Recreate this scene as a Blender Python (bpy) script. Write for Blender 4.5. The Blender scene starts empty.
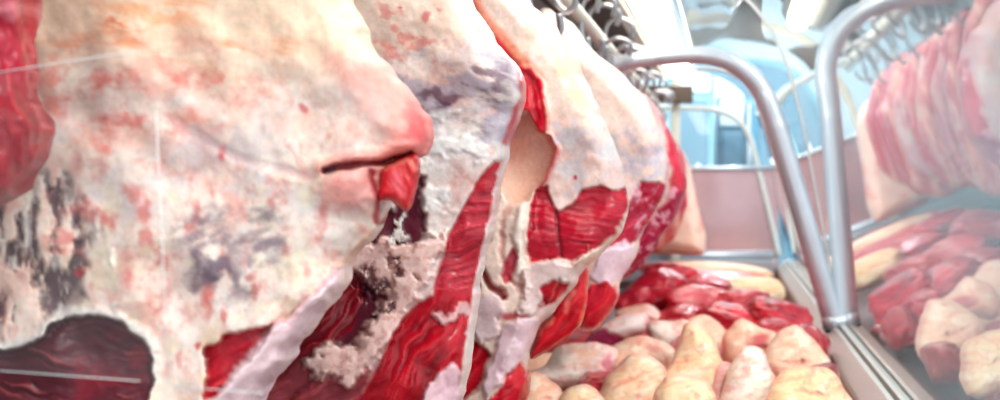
import bpy, math, random
import numpy as np
from mathutils import Vector
random.seed(4)
F = 1000.0; VX, VY = 730.0, 190.0; ZC = 1.30     # picture geometry: focal length in px, vanishing point, eye height
C = bpy.context.scene.collection
def W(px, py, Y): return ((px-VX)*Y/F, Y, (VY-py)*Y/F + ZC)
def lin(c):
    c = np.asarray(c, float)/255.0
    return np.where(c <= 0.04045, c/12.92, ((c+0.055)/1.055)**2.4)

# ---------------------------------------------------------------- noise + distance helpers
def _h(ix, iy, seed):
    n = (ix*374761393 + iy*668265263 + seed*2147483 + 12345) & 0xFFFFFFFF
    n = ((n ^ (n >> 13))*1274126177) & 0xFFFFFFFF
    n = ((n ^ (n >> 15))*2246822519) & 0xFFFFFFFF
    return ((n ^ (n >> 16)) & 0xFFFF)/65535.0
def vnoise(x, y, seed=0):
    fx, fy = np.floor(x), np.floor(y); ix = fx.astype(np.int64); iy = fy.astype(np.int64)
    tx, ty = x-fx, y-fy; tx = tx*tx*(3-2*tx); ty = ty*ty*(3-2*ty)
    a = _h(ix, iy, seed); b = _h(ix+1, iy, seed); c = _h(ix, iy+1, seed); d = _h(ix+1, iy+1, seed)
    return (a+(b-a)*tx) + ((c+(d-c)*tx)-(a+(b-a)*tx))*ty
def fbm(x, y, seed=0, octs=4):                    # about -1 .. 1
    s = 0; a = 1; t = 0
    for o in range(octs):
        s = s + a*(vnoise(x*2**o+o*17.3, y*2**o+o*9.1, seed+o)*2-1); t += a; a *= .55
    return s/t*1.6
def sstep(a, b, x):
    t = np.clip((x-a)/(b-a), 0, 1); return t*t*(3-2*t)
def seg_d(px, py, pts, closed):
    d = np.full(px.shape, 1e9); n = len(pts)
    for i in range(n if closed else n-1):
        ax, ay = pts[i]; bx, by = pts[(i+1) % n]
        ex, ey = bx-ax, by-ay; L = ex*ex+ey*ey+1e-9
        t = np.clip(((px-ax)*ex+(py-ay)*ey)/L, 0, 1)
        d = np.minimum(d, (px-ax-t*ex)**2+(py-ay-t*ey)**2)
    return np.sqrt(d)
def poly_sd(px, py, pts):                         # negative inside
    d = seg_d(px, py, pts, True); ins = np.zeros(px.shape, bool); n = len(pts)
    for i in range(n):
        ax, ay = pts[i]; bx, by = pts[(i+1) % n]
        if ay == by: continue
        c = ((ay > py) != (by > py)) & (px < (bx-ax)*(py-ay)/(by-ay)+ax)
        ins ^= c
    return np.where(ins, -d, d)
def smooth_poly(pts, it=2):                       # Chaikin
    for _ in range(it):
        q = []
        for i in range(len(pts)):
            a = pts[i]; b = pts[(i+1) % len(pts)]
            q += [(a[0]*.75+b[0]*.25, a[1]*.75+b[1]*.25), (a[0]*.25+b[0]*.75, a[1]*.25+b[1]*.75)]
        pts = q
    return pts

# ---------------------------------------------------------------- painting of flesh (albedo, relief, lean mask) over a surface chart
class Flesh:
    def __init__(s, x, y, base, seed, scale=1.0, mott=1.0):
        s.x, s.y, s.seed, s.k = x, y, seed, scale
        k = scale
        s.col = np.tile(lin(base), (x.size, 1)).astype(float)
        s.h = np.zeros(x.size); s.lean = np.zeros(x.size)
        n1 = fbm(x/(46*k), y/(46*k), seed, 4); n2 = fbm(x/(19*k), y/(23*k), seed+7, 4); n3 = fbm(x/(7*k), y/(8*k), seed+11, 3)
        s.mix(sstep(.05, .9, n1)*.55*mott, (240, 178, 160)); s.mix(sstep(.05, .9, -n1)*.5*mott, (226, 222, 218))
        s.mix(sstep(.2, 1, n2)*.5*mott, (225, 130, 118)); s.mix(sstep(.3, 1, -n2)*.45*mott, (236, 228, 214))
        s.mix(sstep(.25, 1, n3)*.35*mott, (214, 140, 128))
        s.n3 = n3; s.n2 = n2
    def mix(s, w, c):
        w = np.clip(w, 0, 1)[:, None]; s.col = s.col*(1-w)+lin(c)*w
    def warp(s, amt, sc=12):
        k = s.k
        return (s.x+amt*fbm(s.x/(sc*k), s.y/(sc*k), s.seed+31, 3), s.y+amt*fbm(s.x/(sc*k), s.y/(sc*k), s.seed+57, 3))
    def _apply(s, w, c, h, lean, fib):
        if c is not None:
            s.mix(w, c)
        if fib:
            ang, across, amp = fib; a = math.radians(ang)
            u = s.x*math.cos(a)+s.y*math.sin(a); v = -s.x*math.sin(a)+s.y*math.cos(a)
            v = v+across*1.6*fbm(s.x/(30*s.k), s.y/(30*s.k), s.seed+3, 2)
            g = fbm(u/(across*9), v/across, s.seed+91, 3)
            s.col *= (1+amp*g*w)[:, None]; s.h += w*g*.0012
            s.mix(w*sstep(.55, 1.1, g)*.25, (225, 120, 115))
        if h: s.h += w*h
        if lean is not None: s.lean = s.lean*(1-w)+lean*w
    def poly(s, pts, c, soft=2, warp=3, h=0, lean=None, a=1, fib=None, sc=12):
        x, y = s.warp(warp, sc); w = a*sstep(soft, -soft, poly_sd(x, y, pts)); s._apply(w, c, h, lean, fib); return s
    def blob(s, cx, cy, rx, ry, c, ang=0, a=1, warp=6, h=0, lean=None, soft=.6, fib=None):
        x, y = s.warp(warp, 14); t = math.radians(ang)
        u = ((x-cx)*math.cos(t)+(y-cy)*math.sin(t))/rx; v = (-(x-cx)*math.sin(t)+(y-cy)*math.cos(t))/ry
        w = a*sstep(1+soft*.5, 1-soft, np.sqrt(u*u+v*v)); s._apply(w, c, h, lean, fib); return s
    def line(s, pts, wd, c, a=1, warp=2, h=0, lean=None, soft=.7):
        x, y = s.warp(warp, 12); w = a*sstep(wd*(1+soft), wd*(1-soft), seg_d(x, y, pts, False)); s._apply(w, c, h, lean, None); return s
    def mottle(s, pts, c, sx, sy, th=.1, sharp=.25, a=1, ang=0, h=0, lean=None, soft=8, sd=5):
        t = math.radians(ang); u = s.x*math.cos(t)+s.y*math.sin(t); v = -s.x*math.sin(t)+s.y*math.cos(t)
        n = fbm(u/sx, v/sy, s.seed+sd*13, 5)
        x, y = s.warp(8, 14); w = a*sstep(soft, -soft, poly_sd(x, y, pts))*sstep(th, th+sharp, n)
        s._apply(w, c, h, lean, None); return s

# ---------------------------------------------------------------- materials
def mat(name):
    m = bpy.data.materials.new(name); m.use_nodes = True; nt = m.node_tree
    return m, nt, nt.nodes, nt.links, nt.nodes['Principled BSDF']
def plain(name, rgb, rough=.5, metal=0, bump=0, bscale=60, var=.12):
    m, nt, N, L, b = mat(name); c = lin(rgb)
    tc = N.new('ShaderNodeTexCoord'); n = N.new('ShaderNodeTexNoise'); n.inputs['Scale'].default_value = bscale; n.inputs['Detail'].default_value = 4
    L.new(tc.outputs['Object'], n.inputs['Vector'])
    r = N.new('ShaderNodeValToRGB'); r.color_ramp.elements[0].color = (*(c*(1-var)), 1); r.color_ramp.elements[1].color = (*np.minimum(c*(1+var), 1), 1)
    L.new(n.outputs['Fac'], r.inputs['Fac']); L.new(r.outputs['Color'], b.inputs['Base Color'])
    b.inputs['Roughness'].default_value = rough; b.inputs['Metallic'].default_value = metal
    if bump:
        bp = N.new('ShaderNodeBump'); bp.inputs['Strength'].default_value = bump; bp.inputs['Distance'].default_value = .004
        L.new(n.outputs['Fac'], bp.inputs['Height']); L.new(bp.outputs['Normal'], b.inputs['Normal'])
    return m
def meat_mat():
    m, nt, N, L, b = mat('flesh')
    at = N.new('ShaderNodeAttribute'); at.attribute_name = 'Col'
    le = N.new('ShaderNodeAttribute'); le.attribute_name = 'lean'
    tc = N.new('ShaderNodeTexCoord')
    n = N.new('ShaderNodeTexNoise'); n.inputs['Scale'].default_value = 130; n.inputs['Detail'].default_value = 6; n.inputs['Roughness'].default_value = .65
    L.new(tc.outputs['Object'], n.inputs['Vector'])
    mr = N.new('ShaderNodeMapRange'); mr.inputs['From Min'].default_value = .3; mr.inputs['From Max'].default_value = .7; mr.inputs['To Min'].default_value = .86; mr.inputs['To Max'].default_value = 1.10
    L.new(n.outputs['Fac'], mr.inputs['Value'])
    mx = N.new('ShaderNodeMix'); mx.data_type = 'RGBA'; mx.blend_type = 'MULTIPLY'; mx.inputs[0].default_value = 1
    L.new(at.outputs['Color'], mx.inputs[6]); L.new(mr.outputs['Result'], mx.inputs[7]); L.new(mx.outputs[2], b.inputs['Base Color'])
    rr = N.new('ShaderNodeMapRange'); rr.inputs['To Min'].default_value = .5; rr.inputs['To Max'].default_value = .26
    L.new(le.outputs['Fac'], rr.inputs['Value']); L.new(rr.outputs['Result'], b.inputs['Roughness'])
    bp = N.new('ShaderNodeBump'); bp.inputs['Strength'].default_value = .14; bp.inputs['Distance'].default_value = .002
    L.new(n.outputs['Fac'], bp.inputs['Height']); L.new(bp.outputs['Normal'], b.inputs['Normal'])
    b.inputs['Subsurface Weight'].default_value = .25
    b.inputs['Subsurface Radius'].default_value = (.012, .005, .003); b.inputs['Subsurface Scale'].default_value = 1
    b.inputs['Specular IOR Level'].default_value = .4
    return m
def glass_mat(name, tint=(.93, .97, .97), haze=.05, boost=1.0):
    m = bpy.data.materials.new(name); m.use_nodes = True; nt = m.node_tree; N = nt.nodes; L = nt.links; N.clear()
    o = N.new('ShaderNodeOutputMaterial'); t = N.new('ShaderNodeBsdfTransparent'); t.inputs['Color'].default_value = (*tint, 1)
    g = N.new('ShaderNodeBsdfGlossy'); g.inputs['Roughness'].default_value = .0; g.inputs['Color'].default_value = (1, 1, 1, 1)
    d = N.new('ShaderNodeBsdfDiffuse'); d.inputs['Color'].default_value = (.8, .83, .85, 1)
    # pale diffuse haze painted on to wash out the reflection, varied by noise
    tc = N.new('ShaderNodeTexCoord'); n = N.new('ShaderNodeTexNoise'); n.inputs['Scale'].default_value = 9; n.inputs['Detail'].default_value = 8
    L.new(tc.outputs['Object'], n.inputs['Vector'])
    mr = N.new('ShaderNodeMapRange'); mr.inputs['From Min'].default_value = .35; mr.inputs['From Max'].default_value = .75; mr.inputs['To Min'].default_value = haze*.3; mr.inputs['To Max'].default_value = haze*2
    L.new(n.outputs['Fac'], mr.inputs['Value'])
    m1 = N.new('ShaderNodeMixShader'); L.new(mr.outputs['Result'], m1.inputs[0]); L.new(t.outputs[0], m1.inputs[1]); L.new(d.outputs[0], m1.inputs[2])
    f = N.new('ShaderNodeFresnel'); ge = N.new('ShaderNodeNewGeometry'); mi = N.new('ShaderNodeMapRange')   # same pane, same Fresnel from either side
    mi.inputs['To Min'].default_value = 1.5; mi.inputs['To Max'].default_value = 1/1.5; L.new(ge.outputs['Backfacing'], mi.inputs['Value']); L.new(mi.outputs['Result'], f.inputs['IOR'])
    ml = N.new('ShaderNodeMath'); ml.operation = 'MULTIPLY'; ml.inputs[1].default_value = boost; ml.use_clamp = True; L.new(f.outputs[0], ml.inputs[0])
    m2 = N.new('ShaderNodeMixShader'); L.new(ml.outputs[0], m2.inputs[0]); L.new(m1.outputs[0], m2.inputs[1]); L.new(g.outputs[0], m2.inputs[2])
    L.new(m2.outputs[0], o.inputs['Surface']); return m
def emit(name, rgb, st):
    m, nt, N, L, b = mat(name); b.inputs['Base Color'].default_value = (.8, .8, .8, 1)
    b.inputs['Emission Color'].default_value = (*lin(rgb), 1); b.inputs['Emission Strength'].default_value = st; return m
M = dict(flesh=meat_mat(),
    steel=plain('brushed_steel', (196, 202, 212), .3, .5, .05, 40, .06),
    dark=plain('dark_brown_channel', (72, 58, 50), .6),
    cream=plain('cream_rail', (226, 222, 208), .4),
    rail=plain('rail_metal', (205, 205, 200), .35, .3, .1, 90),
    hook=plain('hook_steel', (170, 172, 178), .28, .7),
    rust=plain('stained_metal', (150, 110, 90), .6, .2, .3, 30, .3),
    panel=plain('reflection_pink_steel', (206, 176, 182), .16, .45, .1, 14, .10),  # pinkish base: red reflected from the meat is put into the steel colour
    black=plain('gap_black', (25, 22, 22), .6), tray=plain('tray_steel', (120, 90, 88), .35, .3),
    glass=glass_mat('case_glass', haze=.09, boost=1.45), clear=glass_mat('clear_glass', (.985, .99, .99), .006, .5),
    edge=plain('glass_edge', (222, 230, 228), .3), lamp=emit('lamp_tube', (255, 250, 235), 5.0),
    floor=plain('floor_tiles', (150, 155, 158), .4), wall=plain('shop_wall', (196, 216, 224), .7, 0, 0, 3, .08),
    ceil=plain('shop_ceiling', (176, 190, 196), .7, 0, 0, 2, .1), blue=plain('blue_enamel', (92, 146, 172), .4),
    pale=plain('white_enamel', (225, 232, 234), .4), slate=plain('slate_blue', (104, 140, 158), .5), teal=plain('teal_paint', (130, 178, 192), .4),
    daylight=emit('window_daylight', (225, 240, 250), 1.6), grey=plain('grey_cladding', (150, 155, 158), .8, 0, 0, 4, .1), case=plain('white_case', (205, 208, 208), .4))

# ---------------------------------------------------------------- mesh helpers
def link(name, me, m, parent=None):
    o = bpy.data.objects.new(name, me); C.objects.link(o); o.parent = parent
    me.materials.append(m); return o
def meshobj(name, V, Fc, m, parent=None, smooth=False):
    me = bpy.data.meshes.new(name); me.from_pydata([tuple(v) for v in V], [], [tuple(f) for f in Fc]); me.update()
    if smooth: me.polygons.foreach_set('use_smooth', [True]*len(me.polygons))
    return link(name, me, m, parent)
def tag(o, label=None, cat=None, group=None, kind=None):
    if label: o['label'] = label
    if cat: o['category'] = cat
    if group: o['group'] = group
    if kind: o['kind'] = kind
    return o
def empty(name, loc=(0, 0, 0)):
    o = bpy.data.objects.new(name, None); C.objects.link(o); o.location = loc; return o
def bevel(o, w=.004, seg=2):
    b = o.modifiers.new('bevel', 'BEVEL'); b.width = w; b.segments = seg; b.limit_method = 'ANGLE'; return o
def box(name, x0, x1, y0, y1, z0, z1, m, parent=None, bev=.003):
    V = [(x, y, z+ZC) for x in (x0, x1) for y in (y0, y1) for z in (z0, z1)]
    o = meshobj(name, V, [(0, 1, 3, 2), (4, 6, 7, 5), (0, 4, 5, 1), (2, 3, 7, 6), (0, 2, 6, 4), (1, 5, 7, 3)], m, parent)
    if bev: bevel(o, bev)
    return o
def extrude_xz(name, pts, y0, y1, m, parent=None, bev=0):      # closed profile in x,z run along y
    n = len(pts); V = [(x, y0, z+ZC) for x, z in pts]+[(x, y1, z+ZC) for x, z in pts]
    Fc = [(i, (i+1) % n, n+(i+1) % n, n+i) for i in range(n)]+[tuple(range(n))[::-1], tuple(range(n, 2*n))]
    o = meshobj(name, V, Fc, m, parent)
    if bev: bevel(o, bev)
    return o
def catmull(P, n=8):
    P = [np.array(p, float) for p in P]; P = [2*P[0]-P[1]]+P+[2*P[-1]-P[-2]]; out = []
    for i in range(1, len(P)-2):
        for k in range(n):
            t = k/n; a, b, c, d = P[i-1:i+3]
            out.append(.5*((2*b)+(-a+c)*t+(2*a-5*b+4*c-d)*t*t+(-a+3*b-3*c+d)*t**3))
    out.append(P[-2]); return out
def tube(name, P, r, m, parent=None, seg=14, smoothed=True, n=8, flat=None):
    P = catmull(P, n) if smoothed else [np.array(p, float) for p in P]
    V = []; Fc = []; up = np.array((0, 1.0, 0.02)); 
    for i, p in enumerate(P):
        t = P[min(i+1, len(P)-1)]-P[max(i-1, 0)]; t = t/np.linalg.norm(t)
        a = np.cross(t, up); 
        if np.linalg.norm(a) < .2: a = np.cross(t, (1, 0, 0))
        a /= np.linalg.norm(a); b = np.cross(a, t)
        rr = r[i*(len(r)-1)//max(1, len(P)-1)] if isinstance(r, (list, tuple)) else r
        for k in range(seg):
            q = 2*math.pi*k/seg; V.append(p+a*math.cos(q)*rr+b*math.sin(q)*rr*(flat or 1))
    for i in range(len(P)-1):
        for k in range(seg):
            Fc.append((i*seg+k, i*seg+(k+1) % seg, (i+1)*seg+(k+1) % seg, (i+1)*seg+k))
    Fc += [tuple(range(seg))[::-1], tuple(range((len(P)-1)*seg, len(P)*seg))]
    return meshobj(name, V, Fc, m, parent, True)
def flesh_mesh(name, V, quads, tris, col, lean, parent=None):
    me = bpy.data.meshes.new(name); nv = len(V)
    faces = np.concatenate([quads.ravel(), tris.ravel()]) if len(tris) else quads.ravel()
    nq, ntr = len(quads), len(tris)
    me.vertices.add(nv); me.vertices.foreach_set('co', V.astype(np.float32).ravel())
    me.loops.add(len(faces)); me.loops.foreach_set('vertex_index', faces.astype(np.int32))
    me.polygons.add(nq+ntr)
    ls = np.concatenate([np.arange(nq)*4, nq*4+np.arange(ntr)*3]).astype(np.int32)
    me.polygons.foreach_set('loop_start', ls)
    me.update(calc_edges=True); me.validate()
    me.polygons.foreach_set('use_smooth', np.ones(len(me.polygons), bool))
    ca = me.attributes.new('Col', 'FLOAT_COLOR', 'POINT'); ca.data.foreach_set('color', np.concatenate([np.clip(col, 0, .98), np.ones((nv, 1))], 1).astype(np.float32).ravel())
    la = me.attributes.new('lean', 'FLOAT', 'POINT'); la.data.foreach_set('value', lean.astype(np.float32))
    return link(name, me, M['flesh'], parent)

# a hanging cut: outline at its own distance Y, closed solid with rounded edges, thickness tf towards the eye and tb away
def hanging(name, outline, Y, base, paint, seed, step=2.0, tf=.07, tb=.07, R=40, edge=4, slope=(0, 0), bulge=0, parent=None, mott=1.0, rough=.004, smooth=2, fine=1.0):
    pts = smooth_poly(outline, smooth)
    xs = np.arange(min(p[0] for p in pts)-step*2-edge, max(p[0] for p in pts)+step*3+edge, step)
    ys = np.arange(min(p[1] for p in pts)-step*2-edge, max(p[1] for p in pts)+step*3+edge, step)
    GX, GY = np.meshgrid(xs, ys); sh = GX.shape; x = GX.ravel(); y = GY.ravel()
    def sdf(x, y):
        return poly_sd(x+edge*fbm(x/26, y/26, seed+77, 2)+edge*.35*fbm(x/12, y/12, seed+78, 2), y+edge*fbm(x/26, y/26, seed+79, 2)+edge*.35*fbm(x/12, y/12, seed+80, 2), pts)
    sd = sdf(x, y)
    ok = (sd < step*.45).reshape(sh)
    cell = ok[:-1, :-1] & ok[1:, :-1] & ok[:-1, 1:] & ok[1:, 1:]
    # boundary = used vertices not surrounded by four cells
    cnt = np.zeros(sh, int); cnt[:-1, :-1] += cell; cnt[1:, :-1] += cell; cnt[:-1, 1:] += cell; cnt[1:, 1:] += cell
    used = (cnt > 0).ravel(); bd = ((cnt > 0) & (cnt < 4)).ravel()
    e = .5
    for _ in range(2):
        bx, by = x[bd], y[bd]; s0 = sdf(bx, by); gx = (sdf(bx+e, by)-s0)/e; gy = (sdf(bx, by+e)-s0)/e
        g2 = gx*gx+gy*gy+.15; mv = np.clip(s0, -step*1.2, step*1.2)
        x[bd] = bx-mv*gx/g2; y[bd] = by-mv*gy/g2
    d = np.clip(-sd, 0, None); d[bd] = 0
    fl = Flesh(x, y, base, seed, mott=mott); fl.d = d; paint(fl)
    prof = np.sqrt(np.clip(1-(1-np.clip(d/R, 0, 1))**2, 0, 1))
    cx, cy = x[used].mean(), y[used].mean(); w = x[used].max()-x[used].min()
    lump = fbm(x/60, y/60, seed+5, 2)*rough*2.2+fbm(x/20, y/20, seed+6, 2)*rough*.45*fine+fbm(x/7, y/7, seed+8, 2)*rough*.12*fine
    base_y = Y+slope[0]*(x-cx)/100+slope[1]*(y-cy)/100
    prof_h = np.clip(d/10, 0, 1)
    fy = base_y-tf*prof-(fl.h+lump)*prof_h-bulge*np.clip(1-((x-cx)/(w*.5))**2, 0, 1)*prof
    by_ = base_y+tb*prof+lump*prof_h
    iu = np.full(x.size, -1); iu[used] = np.arange(used.sum()); nf = used.sum()
    inner = used & ~bd; ib = iu.copy(); ib[inner] = nf+np.arange(inner.sum())
    Vf = np.stack([(x-VX)*fy/F, fy, (VY-y)*fy/F+ZC], 1)[used]
    Vb = np.stack([(x-VX)*base_y/F, by_, (VY-y)*base_y/F+ZC], 1)[inner]
    idx = np.arange(x.size).reshape(sh)
    a, b, c, dd = idx[:-1, :-1][cell], idx[1:, :-1][cell], idx[1:, 1:][cell], idx[:-1, 1:][cell]
    q1 = np.stack([iu[a], iu[b], iu[c], iu[dd]], 1); q2 = np.stack([ib[a], ib[dd], ib[c], ib[b]], 1)
    bk = Flesh(x[inner], y[inner], (176, 92, 104), seed+400, mott=.6); allp = [(-3000, -3000), (3000, -3000), (3000, 3000), (-3000, 3000)]
    bk.mottle(allp, (150, 24, 50), 12, 60, -.3, .5, .8, sd=2, lean=1); bk.mottle(allp, (214, 168, 170), 7, 70, .2, .3, .8, sd=4); bk.mottle(allp, (110, 84, 100), 24, 40, .1, .5, .6, sd=6)
    wb = sstep(3, 14, d[inner])[:, None]; bcol = fl.col[inner]*(1-wb)+bk.col*wb
    allb = bd[a] & bd[b] & bd[c] & bd[dd]; q2 = q2[~allb]
    col = np.concatenate([fl.col[used], bcol]); le = np.concatenate([fl.lean[used], fl.lean[inner]])
    return flesh_mesh(name, np.concatenate([Vf, Vb]), np.concatenate([q1, q2]), np.zeros((0, 3), int), col, le, parent)

RED = (196, 22, 48); DRED = (140, 12, 34); PUR = (92, 22, 40); WHT = (240, 234, 230); GREY = (150, 132, 146); PINK = (236, 176, 172); PEACH = (248, 208, 184)

# ================================================================ HANGING MEAT
# --- red cut at the far left
def p0(s):
    s.poly([(-200, -300), (100, -300), (100, 400), (-200, 400)], (160, 8, 34), warp=0, lean=1, fib=(80, 5, .3))
    s.blob(12, 30, 26, 60, (200, 50, 76), a=.5); s.blob(20, 140, 14, 30, (150, 8, 30), a=.5); s.blob(8, 8, 16, 12, (226, 140, 150), a=.7)
    s.line([(27, -20), (24, 40), (30, 95), (42, 128)], 1.5, (230, 130, 130), a=.5)
o = hanging('hanging_beef_cut', [(-90, -150), (25, -150), (28, 0), (24, 45), (28, 90), (40, 118), (44, 145), (34, 172), (14, 192), (-8, 208), (-40, 230), (-90, 235)], .72, (190, 30, 50), p0, 3, step=2, tf=.03, tb=.03, R=30, edge=3)
tag(o, 'deep red lean hanging beef cut at the left edge, overlapping the big pale slab', 'meat')

# --- first, biggest slab
def p1(s):
    full = [(-200, -200), (500, -200), (500, 500), (-200, 500)]
    s.poly([(-200, -200), (360, -200), (380, 60), (230, 80), (100, 60), (-200, 70)], (240, 208, 176), soft=40, a=.75)
    s.mottle([(-50, -60), (300, -60), (300, 70), (-50, 60)], (238, 150, 96), 60, 12, .0, .9, .75, ang=8, sd=2, soft=20)
    s.blob(150, 14, 60, 9, (240, 150, 90), ang=10, a=.55); s.blob(115, 23, 14, 3, (222, 90, 60), ang=8, a=.5)
    s.mottle([(20, 50), (260, 50), (200, 200), (60, 210)], (226, 112, 98), 26, 20, .0, .8, .75, sd=3, soft=30)
    s.mottle([(40, 120), (380, 110), (380, 240), (40, 220)], (214, 206, 206), 34, 26, -.1, .8, .7, sd=33, soft=20)
    s.mottle([(150, 40), (410, 60), (400, 160), (160, 150)], (240, 190, 172), 50, 40, -.1, .8, .5, sd=9, soft=30)
    s.mottle([(20, 180), (340, 170), (330, 330), (60, 330)], (206, 92, 84), 16, 24, .0, .8, .75, sd=4, soft=30)
    s.mottle([(20, 180), (340, 170), (330, 330), (60, 400)], (236, 222, 196), 22, 22, .15, .5, .7, sd=14, soft=30)
    s.blob(205, 150, 45, 26, (188, 176, 180), a=.6, warp=14); s.blob(250, 150, 30, 16, (200, 190, 192), a=.5, warp=14)
    s.mottle([(170, 215), (290, 205), (280, 275), (240, 300), (185, 300)], (128, 110, 122), 24, 16, -.25, .9, .85, sd=6, ang=-25, soft=14)
    s.blob(222, 264, 34, 18, (112, 92, 108), a=.6, ang=-25, warp=14); s.blob(215, 268, 18, 14, (96, 78, 96), a=.75, warp=10); s.blob(248, 238, 26, 8, (122, 100, 112), ang=-30, a=.6, warp=8)
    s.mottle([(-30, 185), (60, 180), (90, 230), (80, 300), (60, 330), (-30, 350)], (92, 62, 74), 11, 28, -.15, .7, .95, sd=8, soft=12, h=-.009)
    s.mottle([(-30, 185), (60, 180), (110, 230), (150, 300), (60, 330), (-30, 350)], (226, 218, 212), 14, 22, .1, .5, .7, sd=21, soft=14, h=.003)
    s.mottle([(170, 330), (250, 330), (230, 430), (150, 430)], (240, 210, 176), 12, 20, .0, .4, .8, sd=22, soft=10)
    for q in [(223, 152, 5, 9, 1), (303, 108, 5, 4, .8), (80, 271, 6, 5, 1), (198, 344, 4, 4, 1), (226, 318, 4, 10, .8), (125, 270, 10, 22, .45), (165, 300, 8, 14, .4), (112, 120, 14, 7, .45), (75, 165, 8, 16, .45), (306, 275, 5, 6, .6), (250, 277, 6, 4, .7), (180, 360, 4, 10, .6)]:
        s.blob(q[0], q[1], q[2], q[3], (196, 34, 44), a=q[4]*.85, warp=3)
    # eye muscle bottom left
    ov = [(-60, 362), (0, 352), (25, 346), (42, 336), (52, 324), (70, 317), (98, 316), (122, 324), (142, 340), (152, 358), (154, 378), (148, 400), (140, 440), (120, 480), (-60, 480)]
    s.poly([(x+(x-70)*.06, y-8) for x, y in ov], (230, 226, 220), soft=5, warp=3, h=.006, a=.8)
    s.poly(ov, (84, 16, 32), soft=1.6, warp=2, h=-.016, lean=.3, fib=(8, 5, .3))
    s.mottle([(85, 330), (150, 340), (150, 400), (70, 400)], (130, 22, 40), 20, 14, -.2, .8, .7, sd=9)
    s.line(ov[1:12], 1.4, (50, 12, 22), a=.6, warp=2)
    # membrane flap lower right
    s.poly([(205, 350), (222, 338), (245, 330), (272, 325), (262, 345), (240, 368), (222, 392), (206, 400)], (178, 22, 42), soft=2, h=-.014, lean=1, fib=(-35, 4, .4))
    s.poly([(352, 262), (338, 300), (310, 335), (275, 385), (250, 440), (205, 440), (214, 400), (236, 366), (258, 342), (280, 322), (310, 296), (335, 268)], (238, 208, 214), soft=2.5, warp=3, h=.010, fib=(-48, 5, .06))
    s.line([(262, 336), (285, 318), (318, 290), (345, 262)], 2.5, (214, 150, 150), a=.6, h=-.008)
    s.line([(345, 262), (340, 285), (318, 320), (285, 365)], 3, (250, 226, 214), a=.7, h=.004)
    # pink edge and the slit with bulb below it
    s.poly([(330, 60), (395, 60), (440, 120), (440, 220), (360, 180), (390, 140)], (250, 156, 146), soft=18, a=.85)
    s.blob(417, 128, 15, 32, (236, 76, 84), a=.8, warp=4); s.blob(400, 152, 20, 7, (236, 110, 100), a=.6, ang=-12)
    s.line([(322, 166), (345, 160), (380, 156), (412, 148)], 7, (244, 150, 140), a=.7, h=.010)
    s.line([(324, 170), (345, 166), (380, 162), (412, 154)], 3.2, (150, 18, 34), warp=1.5, h=-.020, lean=1)
    s.blob(330, 170, 9, 4.5, (120, 70, 90), a=.9, ang=-10, warp=1)
    s.blob(350, 192, 36, 24, (244, 158, 150), a=.8, h=.012, warp=5); s.blob(300, 172, 26, 5, (214, 110, 110), ang=14, a=.4)
    s.line([(308, 178), (285, 140)], 1.4, (236, 140, 136), a=.4); s.line([(305, 180), (298, 140)], 1.4, (236, 140, 136), a=.4)
    s.line([(372, 172), (378, 196), (376, 222)], 3, (170, 26, 44), a=.9, warp=2, h=-.01)
    s.line([(372, 232), (352, 254), (340, 266)], 3, (246, 190, 160), a=.6, h=.004)
    s.line([(170, 120), (240, 160), (310, 178)], 5, (222, 190, 190), a=.4, h=-.004); s.blob(60, 40, 40, 30, (240, 200, 180), a=.3)
o1 = hanging('hanging_beef_slab', [(-110, -150), (325, -150), (345, -40), (351, 0), (360, 30), (376, 52), (400, 80), (420, 104), (430, 126), (428, 148), (418, 158), (396, 166), (384, 178), (384, 198), (378, 222), (371, 240), (356, 252), (349, 262), (345, 280), (332, 302), (320, 318), (302, 336), (286, 360), (269, 385), (250, 420), (225, 480), (-110, 480)], .86, (238, 216, 204), p1, 11, step=2, tf=.055, tb=.06, R=46, edge=3, rough=.0045, fine=.45)
tag(o1, 'largest hanging beef slab, pale mottled fat with dark oval muscle at its lower left', 'meat')
def p1b(s):
    s.poly([(300, 100), (500, 100), (500, 300), (300, 300)], (206, 34, 44), warp=0, lean=1, fib=(70, 3, .25))
    s.blob(400, 182, 8, 14, (240, 110, 120), a=.7); s.line([(386, 168), (408, 160), (416, 170)], 2.5, (250, 150, 130), a=.6); s.blob(404, 206, 8, 7, (226, 40, 36), a=.6)
hanging('red_flap', [(378, 166), (400, 156), (418, 150), (420, 170), (416, 190), (411, 213), (401, 208), (389, 199), (379, 204), (372, 196), (378, 182)], .845, (200, 40, 50), p1b, 13, step=1.4, tf=.022, tb=.012, R=9, edge=1.5, parent=o1, rough=.001)['label'] = 'bright red pointed flap of lean meat'

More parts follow.
